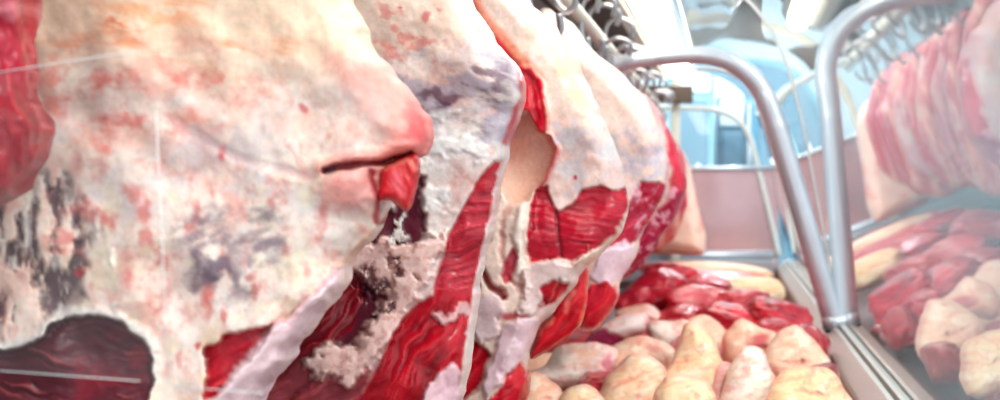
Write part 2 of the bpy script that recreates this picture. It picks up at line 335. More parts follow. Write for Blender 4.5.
# --- second quarter
def p2(s):
    s.poly([(250, -200), (500, -200), (480, 40), (360, 60), (330, 50)], (250, 216, 196), soft=16, a=.7)
    s.mottle([(350, 0), (450, 0), (440, 90), (380, 90)], (232, 110, 100), 18, 14, .3, .5, .6, sd=2, soft=12)
    s.blob(400, 8, 5, 4, (200, 30, 40), a=.8); s.blob(425, 18, 5, 8, (206, 50, 56), a=.7); s.blob(388, 55, 7, 14, (236, 140, 130), a=.6)
    s.mottle([(380, 60), (520, 40), (520, 130), (480, 160), (390, 120)], (176, 164, 180), 34, 20, -.3, .6, .8, sd=3, soft=16, ang=15)
    s.mottle([(410, 70), (510, 60), (505, 120), (480, 130), (415, 110)], (112, 78, 100), 24, 9, -.15, .8, .85, ang=18, sd=4, soft=12)
    s.blob(440, 98, 28, 6, (96, 46, 70), a=.75, warp=8, ang=8)
    s.mottle([(370, 120), (470, 115), (490, 160), (440, 250), (400, 190)], (244, 240, 238), 20, 16, -.2, .7, .9, sd=5, soft=12, h=.003)
    s.blob(440, 150, 40, 30, (240, 236, 236), a=.6, h=.004)
    # dark recess left side with shreds of crumbly fat
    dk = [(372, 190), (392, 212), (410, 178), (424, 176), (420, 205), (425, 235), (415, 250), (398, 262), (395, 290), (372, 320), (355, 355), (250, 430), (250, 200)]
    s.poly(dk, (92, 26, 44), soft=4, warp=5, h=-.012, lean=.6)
    s.poly([(250, 420), (300, 300), (345, 268), (360, 275), (364, 300), (352, 330), (330, 345), (300, 360), (270, 430)], (128, 10, 28), soft=2, warp=2, lean=1, fib=(-50, 3.5, .4))
    s.poly([(235, 470), (262, 395), (300, 365), (345, 372), (372, 365), (360, 420), (340, 480)], (160, 62, 72), soft=6, warp=5, lean=.7, fib=(-30, 5, .25))
    band = [(350, 248), (385, 240), (420, 240), (444, 236), (446, 246), (432, 262), (428, 286), (412, 300), (400, 322), (385, 345), (372, 360), (352, 385), (318, 380), (305, 360), (330, 345), (352, 350), (372, 318), (384, 296), (370, 282), (345, 270)]
    s.poly(band, (246, 208, 200), soft=3, warp=7, h=.014, lean=0)
    s.mottle([(x, y) for x, y in band], (206, 140, 134), 6, 6, .1, .5, .55, sd=11, soft=3)
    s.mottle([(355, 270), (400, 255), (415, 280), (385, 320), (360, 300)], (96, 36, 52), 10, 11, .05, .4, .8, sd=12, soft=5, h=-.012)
    s.mottle([(370, 190), (396, 185), (404, 245), (372, 250)], (224, 214, 210), 7, 14, .05, .2, .9, sd=13, soft=4, h=.008)
    # long bright muscle
    mu = [(503, 160), (494, 190), (488, 215), (480, 250), (474, 290), (468, 330), (462, 370), (452, 410), (440, 470), (330, 470), (352, 410), (372, 378), (388, 345), (402, 318), (418, 302), (432, 296), (442, 268), (448, 238), (462, 208), (480, 178), (494, 160)]
    s.poly(mu, (190, 16, 40), soft=1.6, warp=2, h=-.006, lean=1, sc=20)
    s.poly([(503, 160), (488, 215), (478, 260), (470, 290), (432, 290), (448, 238), (470, 195)], (186, 40, 58), soft=3, warp=1, lean=1, fib=(-6, 3.2, .35))
    s.poly([(330, 470), (372, 378), (402, 318), (432, 296), (465, 300), (450, 410), (440, 470)], (188, 12, 34), soft=6, warp=3, lean=1, fib=(-55, 5, .42))
    s.mottle([(360, 400), (400, 320), (460, 300), (450, 400)], (130, 6, 24), 26, 9, .1, .5, .7, sd=15, ang=-55, soft=10)
    s.line([(438, 314), (450, 318), (462, 308), (468, 312)], 3.5, (236, 190, 190), a=.9, warp=5, h=.004, lean=0)
    s.poly([(420, 420), (424, 392), (438, 374), (452, 364), (460, 372), (462, 420)], (240, 196, 206), soft=2, warp=3, h=.008, lean=0)
    s.line([(506, 150), (500, 175), (492, 205), (484, 245), (477, 290), (470, 335)], 1.9, (240, 206, 206), a=.85, warp=4, h=.002, lean=0)
    s.line([(522, 72), (524, 96), (514, 118), (506, 140)], 4, (196, 24, 48), a=.9, warp=1.5, lean=1)
o2 = hanging('hanging_beef_quarter', [(290, -150), (440, -150), (458, -60), (466, 0), (486, 28), (506, 52), (522, 72), (526, 95), (517, 118), (510, 140), (506, 165), (498, 195), (490, 225), (484, 260), (478, 300), (472, 335), (468, 370), (458, 410), (442, 490), (180, 490), (230, 300), (270, 60)], 1.16, (240, 220, 214), p2, 23, step=1.6, tf=.06, tb=.06, R=30, edge=2.5, rough=.004, fine=.7)
tag(o2, 'second hanging beef quarter, white fat over a long bright red muscle and dark recesses', 'meat')

# --- the sheet with hollow and red muscle face
def p3(s):
    s.poly([(430, -200), (700, -200), (640, 110), (580, 130), (530, 90), (470, 0)], (255, 230, 218), soft=14, a=.85)
    s.mottle([(520, 20), (620, 60), (620, 130), (540, 110)], (252, 196, 170), 30, 16, -.1, .6, .7, ang=45, sd=2, soft=14)
    s.line([(552, 50), (568, 78), (585, 105)], 5, (250, 214, 160), a=.5)
    s.mottle([(550, 120), (630, 130), (630, 200), (540, 200)], (214, 208, 214), 18, 14, -.1, .5, .8, sd=3, soft=10)
    s.blob(590, 150, 16, 9, (190, 178, 190), a=.5); s.blob(575, 178, 2.5, 3, (190, 20, 60), a=1, warp=1)
    s.blob(615, 180, 12, 22, (242, 190, 180), a=.6)
    # orange-red edge down the left side
    s.line([(462, -20), (480, 14), (500, 38), (520, 58), (532, 76)], 7, (244, 130, 90), a=.8, warp=1.5)
    s.line([(462, -12), (478, 18), (498, 44), (516, 64), (528, 82)], 4, (214, 26, 34), a=.95, warp=1.5, lean=1)
    s.poly([(518, 66), (530, 66), (541, 80), (546, 96), (549, 122), (545, 137), (536, 132), (528, 112), (518, 110), (508, 138), (502, 140), (512, 100)], (206, 14, 40), soft=1.5, warp=1.5, h=.012, lean=1, fib=(75, 4, .3))
    s.line([(545, 100), (549, 122), (546, 138)], 2, (250, 180, 160), a=.7, h=.004)
    # hollow
    s.poly([(508, 132), (516, 112), (528, 114), (538, 132), (549, 136), (555, 148), (551, 165), (540, 184), (526, 200), (510, 204), (500, 190), (500, 160)], (246, 204, 184), soft=2, warp=1.5, h=-.038, lean=0)
    s.poly([(512, 120), (528, 116), (534, 150), (512, 165), (504, 150)], (232, 164, 146), soft=9, warp=2, a=.7)
    s.line([(549, 136), (557, 150), (552, 168), (540, 188)], 3, (206, 60, 66), a=.85, warp=1.5, h=.010, lean=1)
    # ropes of membrane going down
    s.poly([(500, 190), (512, 200), (528, 200), (536, 186), (534, 215), (528, 245), (528, 280), (522, 310), (512, 345), (500, 380), (490, 420), (440, 440), (450, 380), (468, 330), (480, 270), (490, 215)], (248, 220, 206), soft=2, warp=4, h=.010, lean=0)
    s.line([(508, 205), (500, 240), (504, 270), (520, 285)], 3, (196, 110, 110), a=.6, h=-.008, warp=4); s.line([(520, 205), (516, 235), (520, 270)], 3.5, (250, 238, 226), a=.8, h=.008, warp=3)
    s.poly([(503, 262), (512, 248), (517, 258), (512, 280), (504, 285)], (206, 70, 90), soft=1.5, warp=2, h=-.010, lean=1)
    s.line([(480, 270), (490, 285), (505, 296)], 3, (150, 10, 30), a=.95, warp=2, h=-.014, lean=1)
    s.poly([(470, 300), (490, 290), (508, 300), (498, 330), (478, 345)], (240, 212, 214), soft=3, warp=6, h=.006)
    s.poly([(452, 345), (466, 335), (482, 345), (490, 355), (480, 385), (462, 405), (450, 400)], (190, 12, 34), soft=2, warp=3, h=-.010, lean=1, fib=(-50, 4, .35))
    s.poly([(520, 360), (530, 372), (528, 420), (470, 440), (478, 410), (498, 392), (508, 372)], (204, 18, 40), soft=2, warp=2, h=.004, lean=1, fib=(-40, 4, .35))
    s.poly([(500, 330), (520, 318), (538, 320), (534, 340), (522, 360), (502, 380), (486, 400), (482, 385), (494, 356)], (240, 206, 214), soft=2, warp=3, h=.010)
    s.line([(505, 318), (530, 312), (545, 300)], 4, (196, 30, 56), a=.85, warp=3, lean=1)
    # muscle face
    mf = [(530, 204), (537, 188), (548, 186), (551, 200), (558, 212), (570, 205), (582, 190), (600, 186), (616, 190), (627, 186), (628, 205), (622, 226), (612, 240), (598, 248), (586, 256), (576, 262), (562, 258), (545, 262), (530, 262), (526, 232)]
    s.poly(mf, (186, 22, 48), soft=1.3, warp=1.5, h=-.008, lean=1)
    s.poly([(526, 190), (556, 190), (557, 262), (526, 262)], (176, 20, 46), soft=2, a=.9*1, warp=1, fib=(6, 2.6, .45)) if False else None
    s.poly(mf, None, soft=1.3, warp=1.5, fib=(8, 2.8, .4)); s.line([(556, 212), (559, 236), (561, 256)], 1.8, (120, 8, 28), a=.8, warp=1, h=-.004)
    s.blob(600, 215, 20, 16, (206, 44, 66), a=.4)
    # white shreds beneath
    s.poly([(524, 268), (540, 260), (558, 262), (574, 264), (588, 250), (590, 244), (584, 270), (570, 284), (556, 280), (548, 296), (532, 318), (520, 312), (522, 290)], (236, 208, 204), soft=1.5, warp=4, h=.012, lean=0)
    s.line([(576, 262), (600, 250), (618, 238), (624, 222)], 3.5, (242, 214, 200), a=.95, warp=3, h=.008, lean=0)
    s.poly([(540, 286), (552, 280), (568, 284), (560, 298), (545, 306)], (190, 18, 40), soft=1.2, warp=2, h=-.004, lean=1)
o3 = hanging('hanging_beef_quarter', [(430, -160), (480, -160), (505, -60), (526, 0), (545, 16), (562, 36), (582, 66), (592, 96), (606, 124), (620, 150), (629, 184), (629, 210), (622, 232), (606, 250), (590, 262), (576, 284), (562, 300), (548, 318), (538, 330), (531, 350), (527, 366), (530, 385), (524, 415), (505, 450), (400, 450), (420, 200)], 1.46, (244, 214, 206), p3, 37, step=1.5, tf=.06, tb=.06, R=26, edge=2.2, rough=.004)
tag(o3, 'hanging beef quarter with a hollow peach pocket and a ribbed red muscle face', 'meat')
def p3b(s):
    s.poly([(400, 200), (700, 200), (700, 450), (400, 450)], (206, 14, 34), warp=0, lean=1, fib=(-45, 4, .3))
    s.line([(586, 262), (588, 300), (580, 326)], 2, (240, 90, 70), a=.7); s.blob(566, 292, 12, 12, (130, 10, 26), a=.7, h=-.004)
    s.poly([(535, 312), (548, 302), (552, 318), (540, 336), (532, 334)], (240, 120, 104), soft=2, warp=4, h=.004, lean=.3); s.line([(562, 276), (572, 292), (565, 310)], 2.5, (236, 130, 120), a=.7)
hanging('red_flap', [(560, 280), (576, 266), (588, 262), (589, 282), (588, 304), (582, 326), (566, 342), (548, 352), (528, 363), (534, 346), (540, 330), (550, 316), (554, 298)], 1.50, (206, 20, 40), p3b, 39, step=1.4, tf=.03, tb=.03, R=12, edge=1.5, parent=o3, rough=.002)['label'] = 'bright red folded flap hanging below the muscle face'

# --- fourth and fifth
def p4(s):
    s.poly([(560, -50), (700, -50), (660, 140), (600, 130)], (255, 226, 214), soft=14, a=.8)
    s.mottle([(615, 130), (665, 130), (665, 190), (615, 190)], (206, 196, 212), 12, 10, -.2, .5, .8, sd=3, soft=8); s.blob(646, 148, 12, 7, (176, 150, 172), a=.6)
    s.poly([(640, 180), (668, 185), (660, 215), (640, 235), (626, 250), (600, 250), (610, 225), (628, 205)], (186, 16, 56), soft=2, warp=3, lean=1, h=-.006, fib=(-30, 3, .35))
    s.mottle([(640, 180), (668, 185), (640, 235), (620, 240)], (232, 170, 190), 16, 6, .0, .6, .8, sd=6, ang=-50, soft=4, h=.004)
    s.poly([(600, 250), (625, 240), (636, 250), (630, 270), (612, 285), (590, 280)], (238, 208, 222), soft=2, warp=3, h=.006)
    s.poly([(590, 285), (608, 280), (618, 290), (616, 310), (600, 328), (575, 335), (580, 300)], (206, 14, 46), soft=1.5, warp=2, h=.004, lean=1, fib=(-60, 4, .25))
    s.line([(617, 286), (619, 305), (606, 322), (590, 330)], 1.6, (244, 120, 120), a=.8); s.line([(668, 150), (668, 190), (652, 222)], 2.2, (240, 150, 160), a=.7)
    s.blob(600, 235, 16, 8, (170, 14, 44), a=.8, lean=1)
o4 = hanging('hanging_beef_quarter', [(540, 0), (572, 26), (602, 56), (640, 90), (652, 112), (662, 140), (669, 168), (667, 195), (657, 212), (648, 228), (642, 240), (634, 262), (622, 278), (619, 300), (608, 320), (590, 331), (570, 326), (520, 300), (510, 60)], 1.84, (246, 216, 208), p4, 41, step=1.4, tf=.06, tb=.06, R=22, edge=2, rough=.003)
tag(o4, 'hanging beef quarter with a red lobe at its foot, behind the ribbed red one', 'meat')
def p5(s):
    s.mix(sstep(16, 2, s.d)*.5, (170, 90, 110))
    s.mottle([(600, 90), (690, 90), (690, 200), (600, 200)], (222, 190, 196), 12, 18, 0, .5, .7, sd=3)
    s.poly([(660, 110), (700, 140), (700, 210), (670, 240), (672, 180)], (214, 40, 66), soft=3, warp=3, lean=1, fib=(70, 3, .3), h=.004)
    s.poly([(665, 200), (690, 190), (670, 235), (640, 270), (600, 300), (600, 250), (640, 225)], (168, 24, 66), soft=3, warp=3, lean=1, fib=(-50, 4, .3))
    s.mottle([(640, 190), (690, 180), (660, 250), (620, 280)], (236, 170, 190), 6, 9, .2, .3, .8, sd=6, ang=-50, soft=3)
o5 = hanging('hanging_beef_quarter', [(590, 60), (628, 82), (652, 102), (668, 122), (680, 150), (687, 176), (683, 202), (672, 224), (658, 240), (648, 260), (632, 276), (600, 288), (585, 200)], 2.2, (248, 206, 200), p5, 47, step=1.4, tf=.06, tb=.06, R=18, edge=2, rough=.003)
tag(o5, 'narrow hanging beef quarter with a red right edge, behind the one with the red lobe', 'meat')
# --- the rest of the row: seen directly only as slivers, in the glass as upright strips
def prow(k):
    def f(s):
        r = random.Random(k)
        for q in range(5):
            x = r.uniform(560, 740)
            s.mottle([(x-14, 0), (x+14, 0), (x+14+r.uniform(-8, 8), 400), (x-14, 400)], [(206, 30, 62), (190, 18, 50), (240, 160, 140), (214, 60, 84), (206, 100, 124)][q], 5, 60, -.4, .4, .9, sd=q, soft=5, lean=1 if q in (0, 1, 3) else 0)
        s.mottle([(500, -100), (760, -100), (760, 500), (500, 500)], (202, 30, 60), 7, 50, .1, .3, .85, sd=9, lean=1)
        s.mottle([(500, -100), (760, -100), (760, 500), (500, 500)], (240, 180, 160), 4, 80, .35, .3, .7, sd=12)
    return f
rowY = [2.54+.145*k for k in range(12)]
px = lambda X, Z, Y: (VX+X*F/Y, VY-Z*F/Y)
place = ['nearest the tubular frame', 'second past the tubular frame', 'third past the tubular frame', 'fourth past the tubular frame', 'fifth past the tubular frame', 'sixth past the tubular frame', 'seventh past the tubular frame', 'eighth past the tubular frame', 'ninth past the tubular frame', 'third before the pale block', 'second before the pale block', 'just before the pale block']
for k, Y in enumerate(rowY):
    rr = random.Random(k*3+1); dx = rr.uniform(-.03, .012); zb = rr.uniform(-.04, .05)
    out = [(-.50, .28), (-.36, .32), (-.28, .27), (-.225+dx, .20), (-.175+dx, .13), (-.165+dx, .02), (-.175+dx, -.07+zb*.4), (-.20+dx, -.14+zb), (-.27, -.20+zb), (-.38, -.19), (-.50, -.15)]
    o = hanging('hanging_meat_strip', [px(X, Z, Y) for X, Z in out], Y, [(226, 130, 130), (206, 60, 84), (214, 150, 156), (196, 40, 70)][k % 4], prow(k), 60+k*5, step=1.6, tf=.033, tb=.033, R=9, edge=1.5, rough=.003)
    tag(o, 'thin hanging streaked red and white beef piece, '+place[k], 'meat', 'streaked beef pieces far along the rail')
def p7(s):
    s.poly([(600, 100), (720, 100), (720, 300), (600, 300)], (252, 212, 196), warp=0, a=.6); s.mottle([(600, 100), (720, 100), (720, 300), (600, 300)], (244, 150, 130), 14, 10, .2, .5, .6, sd=2)
    s.line([(690, 160), (699, 190), (703, 225)], 2.5, (240, 110, 110), a=.6)
o = hanging('hanging_beef_block', [(640, 135), (676, 140), (688, 160), (696, 188), (702, 220), (706, 250), (700, 256), (664, 254), (640, 256), (630, 200)], 4.45, (250, 214, 200), p7, 101, step=1.3, tf=.12, tb=.1, R=14, edge=1.5)
tag(o, 'pale fatty beef block hanging last, in front of the steel end panel', 'meat')

# ================================================================ MEAT IN THE TRAY
def ico(sub):
    import bmesh
    bm = bmesh.new(); bmesh.ops.create_icosphere(bm, subdivisions=sub, radius=1.0)
    V = np.array([v.co[:] for v in bm.verts]); T = np.array([[v.index for v in f.verts] for f in bm.faces]); bm.free(); return V, T
ICO = {s: ico(s) for s in (4, 5, 6)}
# cx, cy, w, h in picture px; Y distance; shape: top narrowing, lean sideways
def lump(name, cx, cy, w, h, Y, dep, paint, base, seed, taper=.3, skew=0., sq=.75, rot=0, yaw=0, sub=5, rough=.05, tilt=.0, mott=1.0, cup=0):
    V, T = ICO[sub]; x, y, z = V[:, 0], V[:, 1], V[:, 2]
    X = np.sign(x)*np.abs(x)**sq; Yy = np.sign(y)*np.abs(y)**sq; Z = np.sign(z)*np.abs(z)**sq
    u = x*80+seed*13; v = -z*80+y*45
    fl = Flesh(u-seed*13, v, base, seed, mott=mott); paint(fl)
    r = 1+rough*(1.4*fbm(x*1.7+seed, z*1.7+y*1.3, seed, 3)+.5*fbm(x*5+y*3, z*5-y*4, seed+2, 3))+fl.h
    X, Yy, Z = X*r, Yy*r, Z*r
    rg = random.Random(seed*7+1)
    for _ in range(5):
        nn = np.array([rg.uniform(-1, 1), rg.uniform(-1, .6), rg.uniform(-.3, 1)]); nn /= np.linalg.norm(nn)
        q = np.clip(X*nn[0]+Yy*nn[1]+Z*nn[2]-rg.uniform(.6, .85), 0, None)*.55
        X = X-q*nn[0]; Yy = Yy-q*nn[1]; Z = Z-q*nn[2]
    X = X*(1-taper*(Z*.5+.5))+skew*(Z+.0); Yy = Yy*(1-.35*taper*(Z*.5+.5))+tilt*Z
    if cup: Z = Z-cup*np.exp(-(X*X+Yy*Yy)*4)*(Z > 0)
    a = math.radians(rot); X, Z = X*math.cos(a)-Z*math.sin(a)*h/w, X*math.sin(a)*w/h+Z*math.cos(a)
    X = X*w*.5*Y/F; Z = Z*h*.5*Y/F; Yy = Yy*dep*.5
    a = math.radians(yaw); X, Yy = X*math.cos(a)-Yy*math.sin(a), X*math.sin(a)+Yy*math.cos(a)
    c = W(cx, cy, Y); P = np.stack([X, Yy, Z], 1)
    o = flesh_mesh(name, P, np.zeros((0, 4), int), T, fl.col, fl.lean); o.location = c; return o
CR = (250, 214, 172); CW = (252, 228, 216); CP = (248, 200, 172)
def fat(*marks, band=True):
    def f(s):
        if band: s.mottle([(-200, -200), (200, -200), (200, 200), (-200, 200)], (240, 170, 140), 60, 10, .1, .5, .5, ang=-18, sd=3)
        s.mottle([(-200, -200), (200, -200), (200, 200), (-200, 200)], (250, 228, 196), 40, 16, .0, .6, .6, sd=8)
        r = random.Random(s.seed); s.mottle([(-300, -300), (300, -300), (300, 300), (-300, 300)], (244, 160, 138), 40, 44, .1, .9, .5, sd=12)
        for q in range(4):                           # skin folds, with pink-orange crease shading painted into their colour
            a = r.uniform(-.6, .6); x0, y0 = r.uniform(-60, 40), r.uniform(-90, 70); L = r.uniform(40, 110)
            s.line([(x0, y0), (x0+L*.5*math.cos(a), y0+L*.5*math.sin(a)+r.uniform(-10, 10)), (x0+L*math.cos(a), y0+L*math.sin(a))], r.uniform(2.5, 5), (226, 120, 104), a=.5, warp=9, h=-.014)
        for q in range(3): s.blob(r.uniform(-70, 70), r.uniform(-80, 60), r.uniform(18, 40), r.uniform(8, 20), (255, 240, 220), ang=r.uniform(-40, 40), a=.6, warp=10, h=.015)
        for m in marks: s.blob(*m[:4], m[4], ang=m[5] if len(m) > 5 else 0, a=.95, warp=6, h=-.02, lean=1, soft=.35)
    return f
def lean(*marks, c=(196, 22, 50)):
    def f(s):
        s.poly([(-300, -300), (300, -300), (300, 300), (-300, 300)], c, warp=0, a=.93, lean=1, fib=(12, 8, .35))
        s.mottle([(-200, -200), (200, -200), (200, 200), (-200, 200)], (230, 128, 122), 46, 7, .3, .6, .6, ang=8, sd=4)
        s.mottle([(-200, -200), (200, -200), (200, 200), (-200, 200)], (130, 8, 30), 30, 14, .3, .4, .6, ang=-8, sd=6)
        for m in marks: s.blob(*m[:4], m[4], ang=m[5] if len(m) > 5 else 0, a=.95, warp=6, h=.01, lean=0, soft=.35)
    return f
R_ = (190, 24, 50); RP = (214, 110, 120)
G1 = 'pale fat-covered cuts heaped in the tray'; G2 = 'red lean cuts behind the pale ones'; G3 = 'long belly strips at the far end of the tray'
def skin(*marks, c=None):
    def f(s):
        allp = [(-3000, -3000), (3000, -3000), (3000, 3000), (-3000, 3000)]
        s.mottle(allp, (244, 168, 140), 24, 5, .0, .8, .6, ang=-14, sd=3); s.mottle(allp, (255, 238, 214), 16, 7, .0, .8, .7, sd=8, ang=-20, h=.003)
        s.mottle(allp, (232, 128, 112), 9, 9, .3, .5, .5, sd=12); s.mix(sstep(5, 0, s.d)*.45, (240, 150, 128))
        for m in marks:
            if isinstance(m[0], tuple): s.poly(list(m[:-1]), m[-1], soft=2.5, warp=3, h=-.006, lean=1, fib=(20, 4, .25))
            else: s.blob(*m[:4], m[4], ang=m[5] if len(m) > 5 else 0, a=.85, warp=4, h=-.003 if m[3] < 6 and m[2] > 8 else -.005, lean=.6, soft=.6)
    return f
T_ = [ # outline, Y, half thickness, base, paint, label
 ([(686, 322), (699, 324), (708, 336), (718, 352), (726, 374), (730, 400), (728, 425), (648, 425), (650, 392), (660, 376), (672, 360), (678, 340)], 1.84, .055, CR, skin((700, 398, 22, 3, (236, 170, 140), 10)), 'tall cream cone-shaped cut, tallest of the pale ones'),
 ([(746, 348), (764, 350), (770, 368), (777, 388), (776, 425), (718, 425), (720, 395), (729, 374), (738, 356)], 1.72, .05, (254, 234, 224), skin(), 'whitest cut, between the cream cone and the yellowish one'),
 ([(793, 326), (801, 330), (818, 346), (829, 358), (829, 382), (806, 392), (776, 390), (762, 366), (768, 346), (780, 334)], 2.0, .06, CP, skin((796, 362, 18, 3, (226, 160, 140), 5), (800, 361, 4, 3, (200, 120, 120))), 'peach-grey rounded fatty cut beside the steel rail'),
 ([(768, 392), (780, 376), (802, 366), (826, 370), (842, 386), (852, 404), (850, 425), (764, 425)], 1.62, .055, (252, 212, 164), skin((812, 392, 22, 2.5, (240, 176, 150), 8)), 'yellowish fatty cut at the bottom right corner of the tray'),
 ([(738, 322), (748, 320), (762, 328), (776, 338), (776, 354), (756, 364), (730, 366), (722, 348), (728, 332)], 2.14, .055, CP, skin((759, 342, 13, 7, (196, 44, 66), -14)), 'peach cut with an open red oval at its end'),
 ([(682, 322), (700, 314), (712, 317), (726, 332), (736, 350), (730, 366), (700, 366), (684, 345)], 2.3, .055, CP, skin((724, 352, 8, 10, (220, 80, 90))), 'smooth peach cut behind the tall cream cone'),
 ([(648, 322), (668, 321), (690, 320), (690, 334), (682, 352), (664, 356), (646, 346), (644, 330)], 2.24, .05, CW, skin((647, 332, 5, 11, (196, 30, 50))), 'pale square cut with a red left corner'),
 ([(610, 350), (626, 338), (648, 336), (670, 346), (678, 360), (668, 378), (640, 384), (608, 376)], 2.02, .06, CP, skin((652, 348, 12, 4, (224, 140, 130), 15)), 'peach cut behind the wide banded one'),
 ([(606, 378), (620, 360), (636, 354), (656, 362), (668, 372), (662, 392), (652, 425), (594, 425), (598, 400)], 1.76, .055, (250, 208, 170), skin((632, 380, 26, 3, (240, 160, 130), -25), (660, 396, 4, 12, (206, 50, 60))), 'wide banded peach cut left of the tall cream cone'),
 ([(654, 396), (664, 380), (680, 374), (702, 380), (716, 396), (716, 425), (650, 425)], 1.58, .05, CR, skin(), 'peach-cream cut at the bottom of the photo under the cream cone'),
 ([(522, 372), (546, 364), (556, 348), (578, 341), (598, 344), (613, 350), (614, 368), (602, 380), (574, 389), (544, 386)], 1.96, .055, (254, 236, 230), skin((581, 352, 21, 5.5, (240, 186, 160), 2), (609, 364, 7, 11, (232, 130, 150)), (555, 381, 20, 3, (240, 190, 190), 8)), 'white curved cut with a sunken oval top and pink cut end'),
 ([(514, 380), (530, 372), (548, 380), (562, 394), (564, 425), (508, 425)], 1.66, .05, CP, skin((548, 396, 6, 4, (226, 130, 120))), 'small peach cut at the foot of the hanging quarters'),
 ([(558, 400), (570, 390), (590, 385), (604, 392), (610, 425), (556, 425)], 1.58, .045, CR, skin((606, 392, 6, 4, R_)), 'low yellowish cut in front of the white curved cut'),
 ([(580, 346), (598, 330), (620, 315), (640, 313), (652, 324), (640, 334), (622, 340), (610, 352)], 2.34, .05, (250, 224, 222), skin(((560, 360), (585, 334), (606, 330), (628, 340), (612, 360), (150, 34, 74)), (648, 320, 6, 5, (236, 150, 160))), 'white-topped cut with a purple-red underside'),
 ([(612, 312), (626, 304), (650, 304), (666, 316), (656, 328), (630, 328)], 2.62, .05, (250, 206, 196), skin((650, 318, 10, 3, (236, 150, 150), 15)), 'small pale pink cut at the edge of the red ones'),
 ([(712, 366), (726, 360), (738, 370), (730, 390), (724, 425), (708, 425)], 1.80, .05, (240, 180, 176), skin(), 'pinkish cut squeezed between the cream cone and the whitest cut'),
]
for k, (out, Y, th, base, pt, lab) in enumerate(T_):
    mx_ = sum(p[0] for p in out)/len(out); my_ = sum(p[1] for p in out)/len(out)
    out = [(mx_+(x-mx_)*1.07, my_+(y-my_)*1.05) for x, y in out]
    o = hanging('fatty_meat_cut', out, Y, base, pt, 200+k*7, step=1.3, tf=th, tb=th, R=22, edge=2.4, slope=(0, -.11), rough=.004, mott=.35)
    tag(o, lab, 'meat', G1)
under_cuts = [(560+q*48+(r % 2)*20, [446, 420, 394, 370, 352, 336][r], 66, [70, 60, 52, 46, 40, 34][r], [1.58, 1.80, 2.02, 2.26, 2.5, 2.75][r], .22) for r in range(6) for q in range(-1, 6) if 560+q*48+(r % 2)*20 < 730+.20*F/[1.58, 1.80, 2.02, 2.26, 2.5, 2.75][r]-30]
for k, (cx, cy, w, h, Y, dep) in enumerate(under_cuts):
    red = (k*7) % 3 == 0 or Y > 2.4
    rb = random.Random(k); cx += rb.uniform(-9, 9); cy += rb.uniform(-5, 9); w *= rb.uniform(.9, 1.25)
    o = lump('buried_meat_cut', cx, cy, w, h, Y, dep*rb.uniform(.8, 1.1), lean(c=(190, 34, 54)) if red else fat(), CP, 900+k*5, .15, 0, .7, sub=4, rough=.06, mott=.4)
    tag(o, 'meat cut buried under the heap in the tray, only glimpsed through gaps', 'meat', 'buried cuts at the bottom of the heap')
Tr = [
 (655, 290, 76, 38, 2.95, .28, lean((10, -20, 16, 8, RP)), (200, 40, 60), 'dark red lump nearest the hanging meat', 12),
 (700, 301, 80, 38, 2.85, .26, lean((30, -10, 12, 8, (236, 150, 150))), (200, 30, 50), 'red cut with purple sheen in the middle of the red heap', -10),
 (744, 305, 70, 34, 2.80, .26, lean(c=(206, 50, 66)), (200, 40, 60), 'pinkish red cut right of the purple-sheened one', 8),
 (780, 316, 76, 34, 2.55, .28, lean((0, -30, 50, 6, RP)), (200, 30, 50), 'bright red cut against the rail behind the peach-grey one', -14),
 (735, 322, 92, 34, 2.52, .24, lean(c=(200, 16, 44)), (200, 30, 50), 'long deep red cut directly behind the red oval cut', -8),
 (678, 320, 74, 30, 2.66, .22, lean(c=(190, 20, 44)), (200, 30, 50), 'flat red cut behind the pale square cut', 6),
 (775, 334, 60, 30, 2.36, .2, lean(c=(186, 20, 44)), (200, 30, 50), 'red cut between the peach-grey cut and the red oval cut', 5),
 (810, 345, 40, 44, 2.3, .2, lean(c=(168, 30, 44)), (180, 30, 50), 'dark red cut squeezed beside the rail', 5),
 (635, 300, 44, 26, 2.84, .2, lean((0, 0, 30, 10, (236, 170, 180))), (200, 30, 50), 'red and white veined cut under the lowest hanging quarter', 10),
 (705, 285, 60, 22, 3.2, .22, lean(c=(186, 26, 56)), (200, 30, 50), 'wine red cut just before the long strips', -6),
 (668, 272, 60, 20, 3.5, .22, lean((0, -20, 50, 10, (240, 170, 160))), (200, 30, 50), 'red cut with pale stripe beneath the pale block', 0),
 (822, 384, 44, 44, 1.9, .16, lean(c=(150, 40, 40)), (180, 30, 50), 'dark red cut in the gap along the rail', 0),
 (690, 350, 44, 34, 2.12, .2, lean(c=(206, 60, 70)), (200, 30, 50), 'red cut glimpsed between the cream cone and the smooth peach cut', 0),
 (600, 388, 60, 30, 1.86, .2, lean(c=(186, 30, 44)), (200, 30, 50), 'red cut glimpsed under the white curved cut', 0)]
for k, (cx, cy, w, h, Y, dep, pt, base, lab, rot) in enumerate(Tr):
    o = lump('red_meat_cut', cx, cy, w, h, Y, dep, pt, base, 400+k*7, .15, 0, .8, rot=rot, sub=5 if w > 50 else 4, rough=.09, mott=.5)
    tag(o, lab, 'meat', G2)
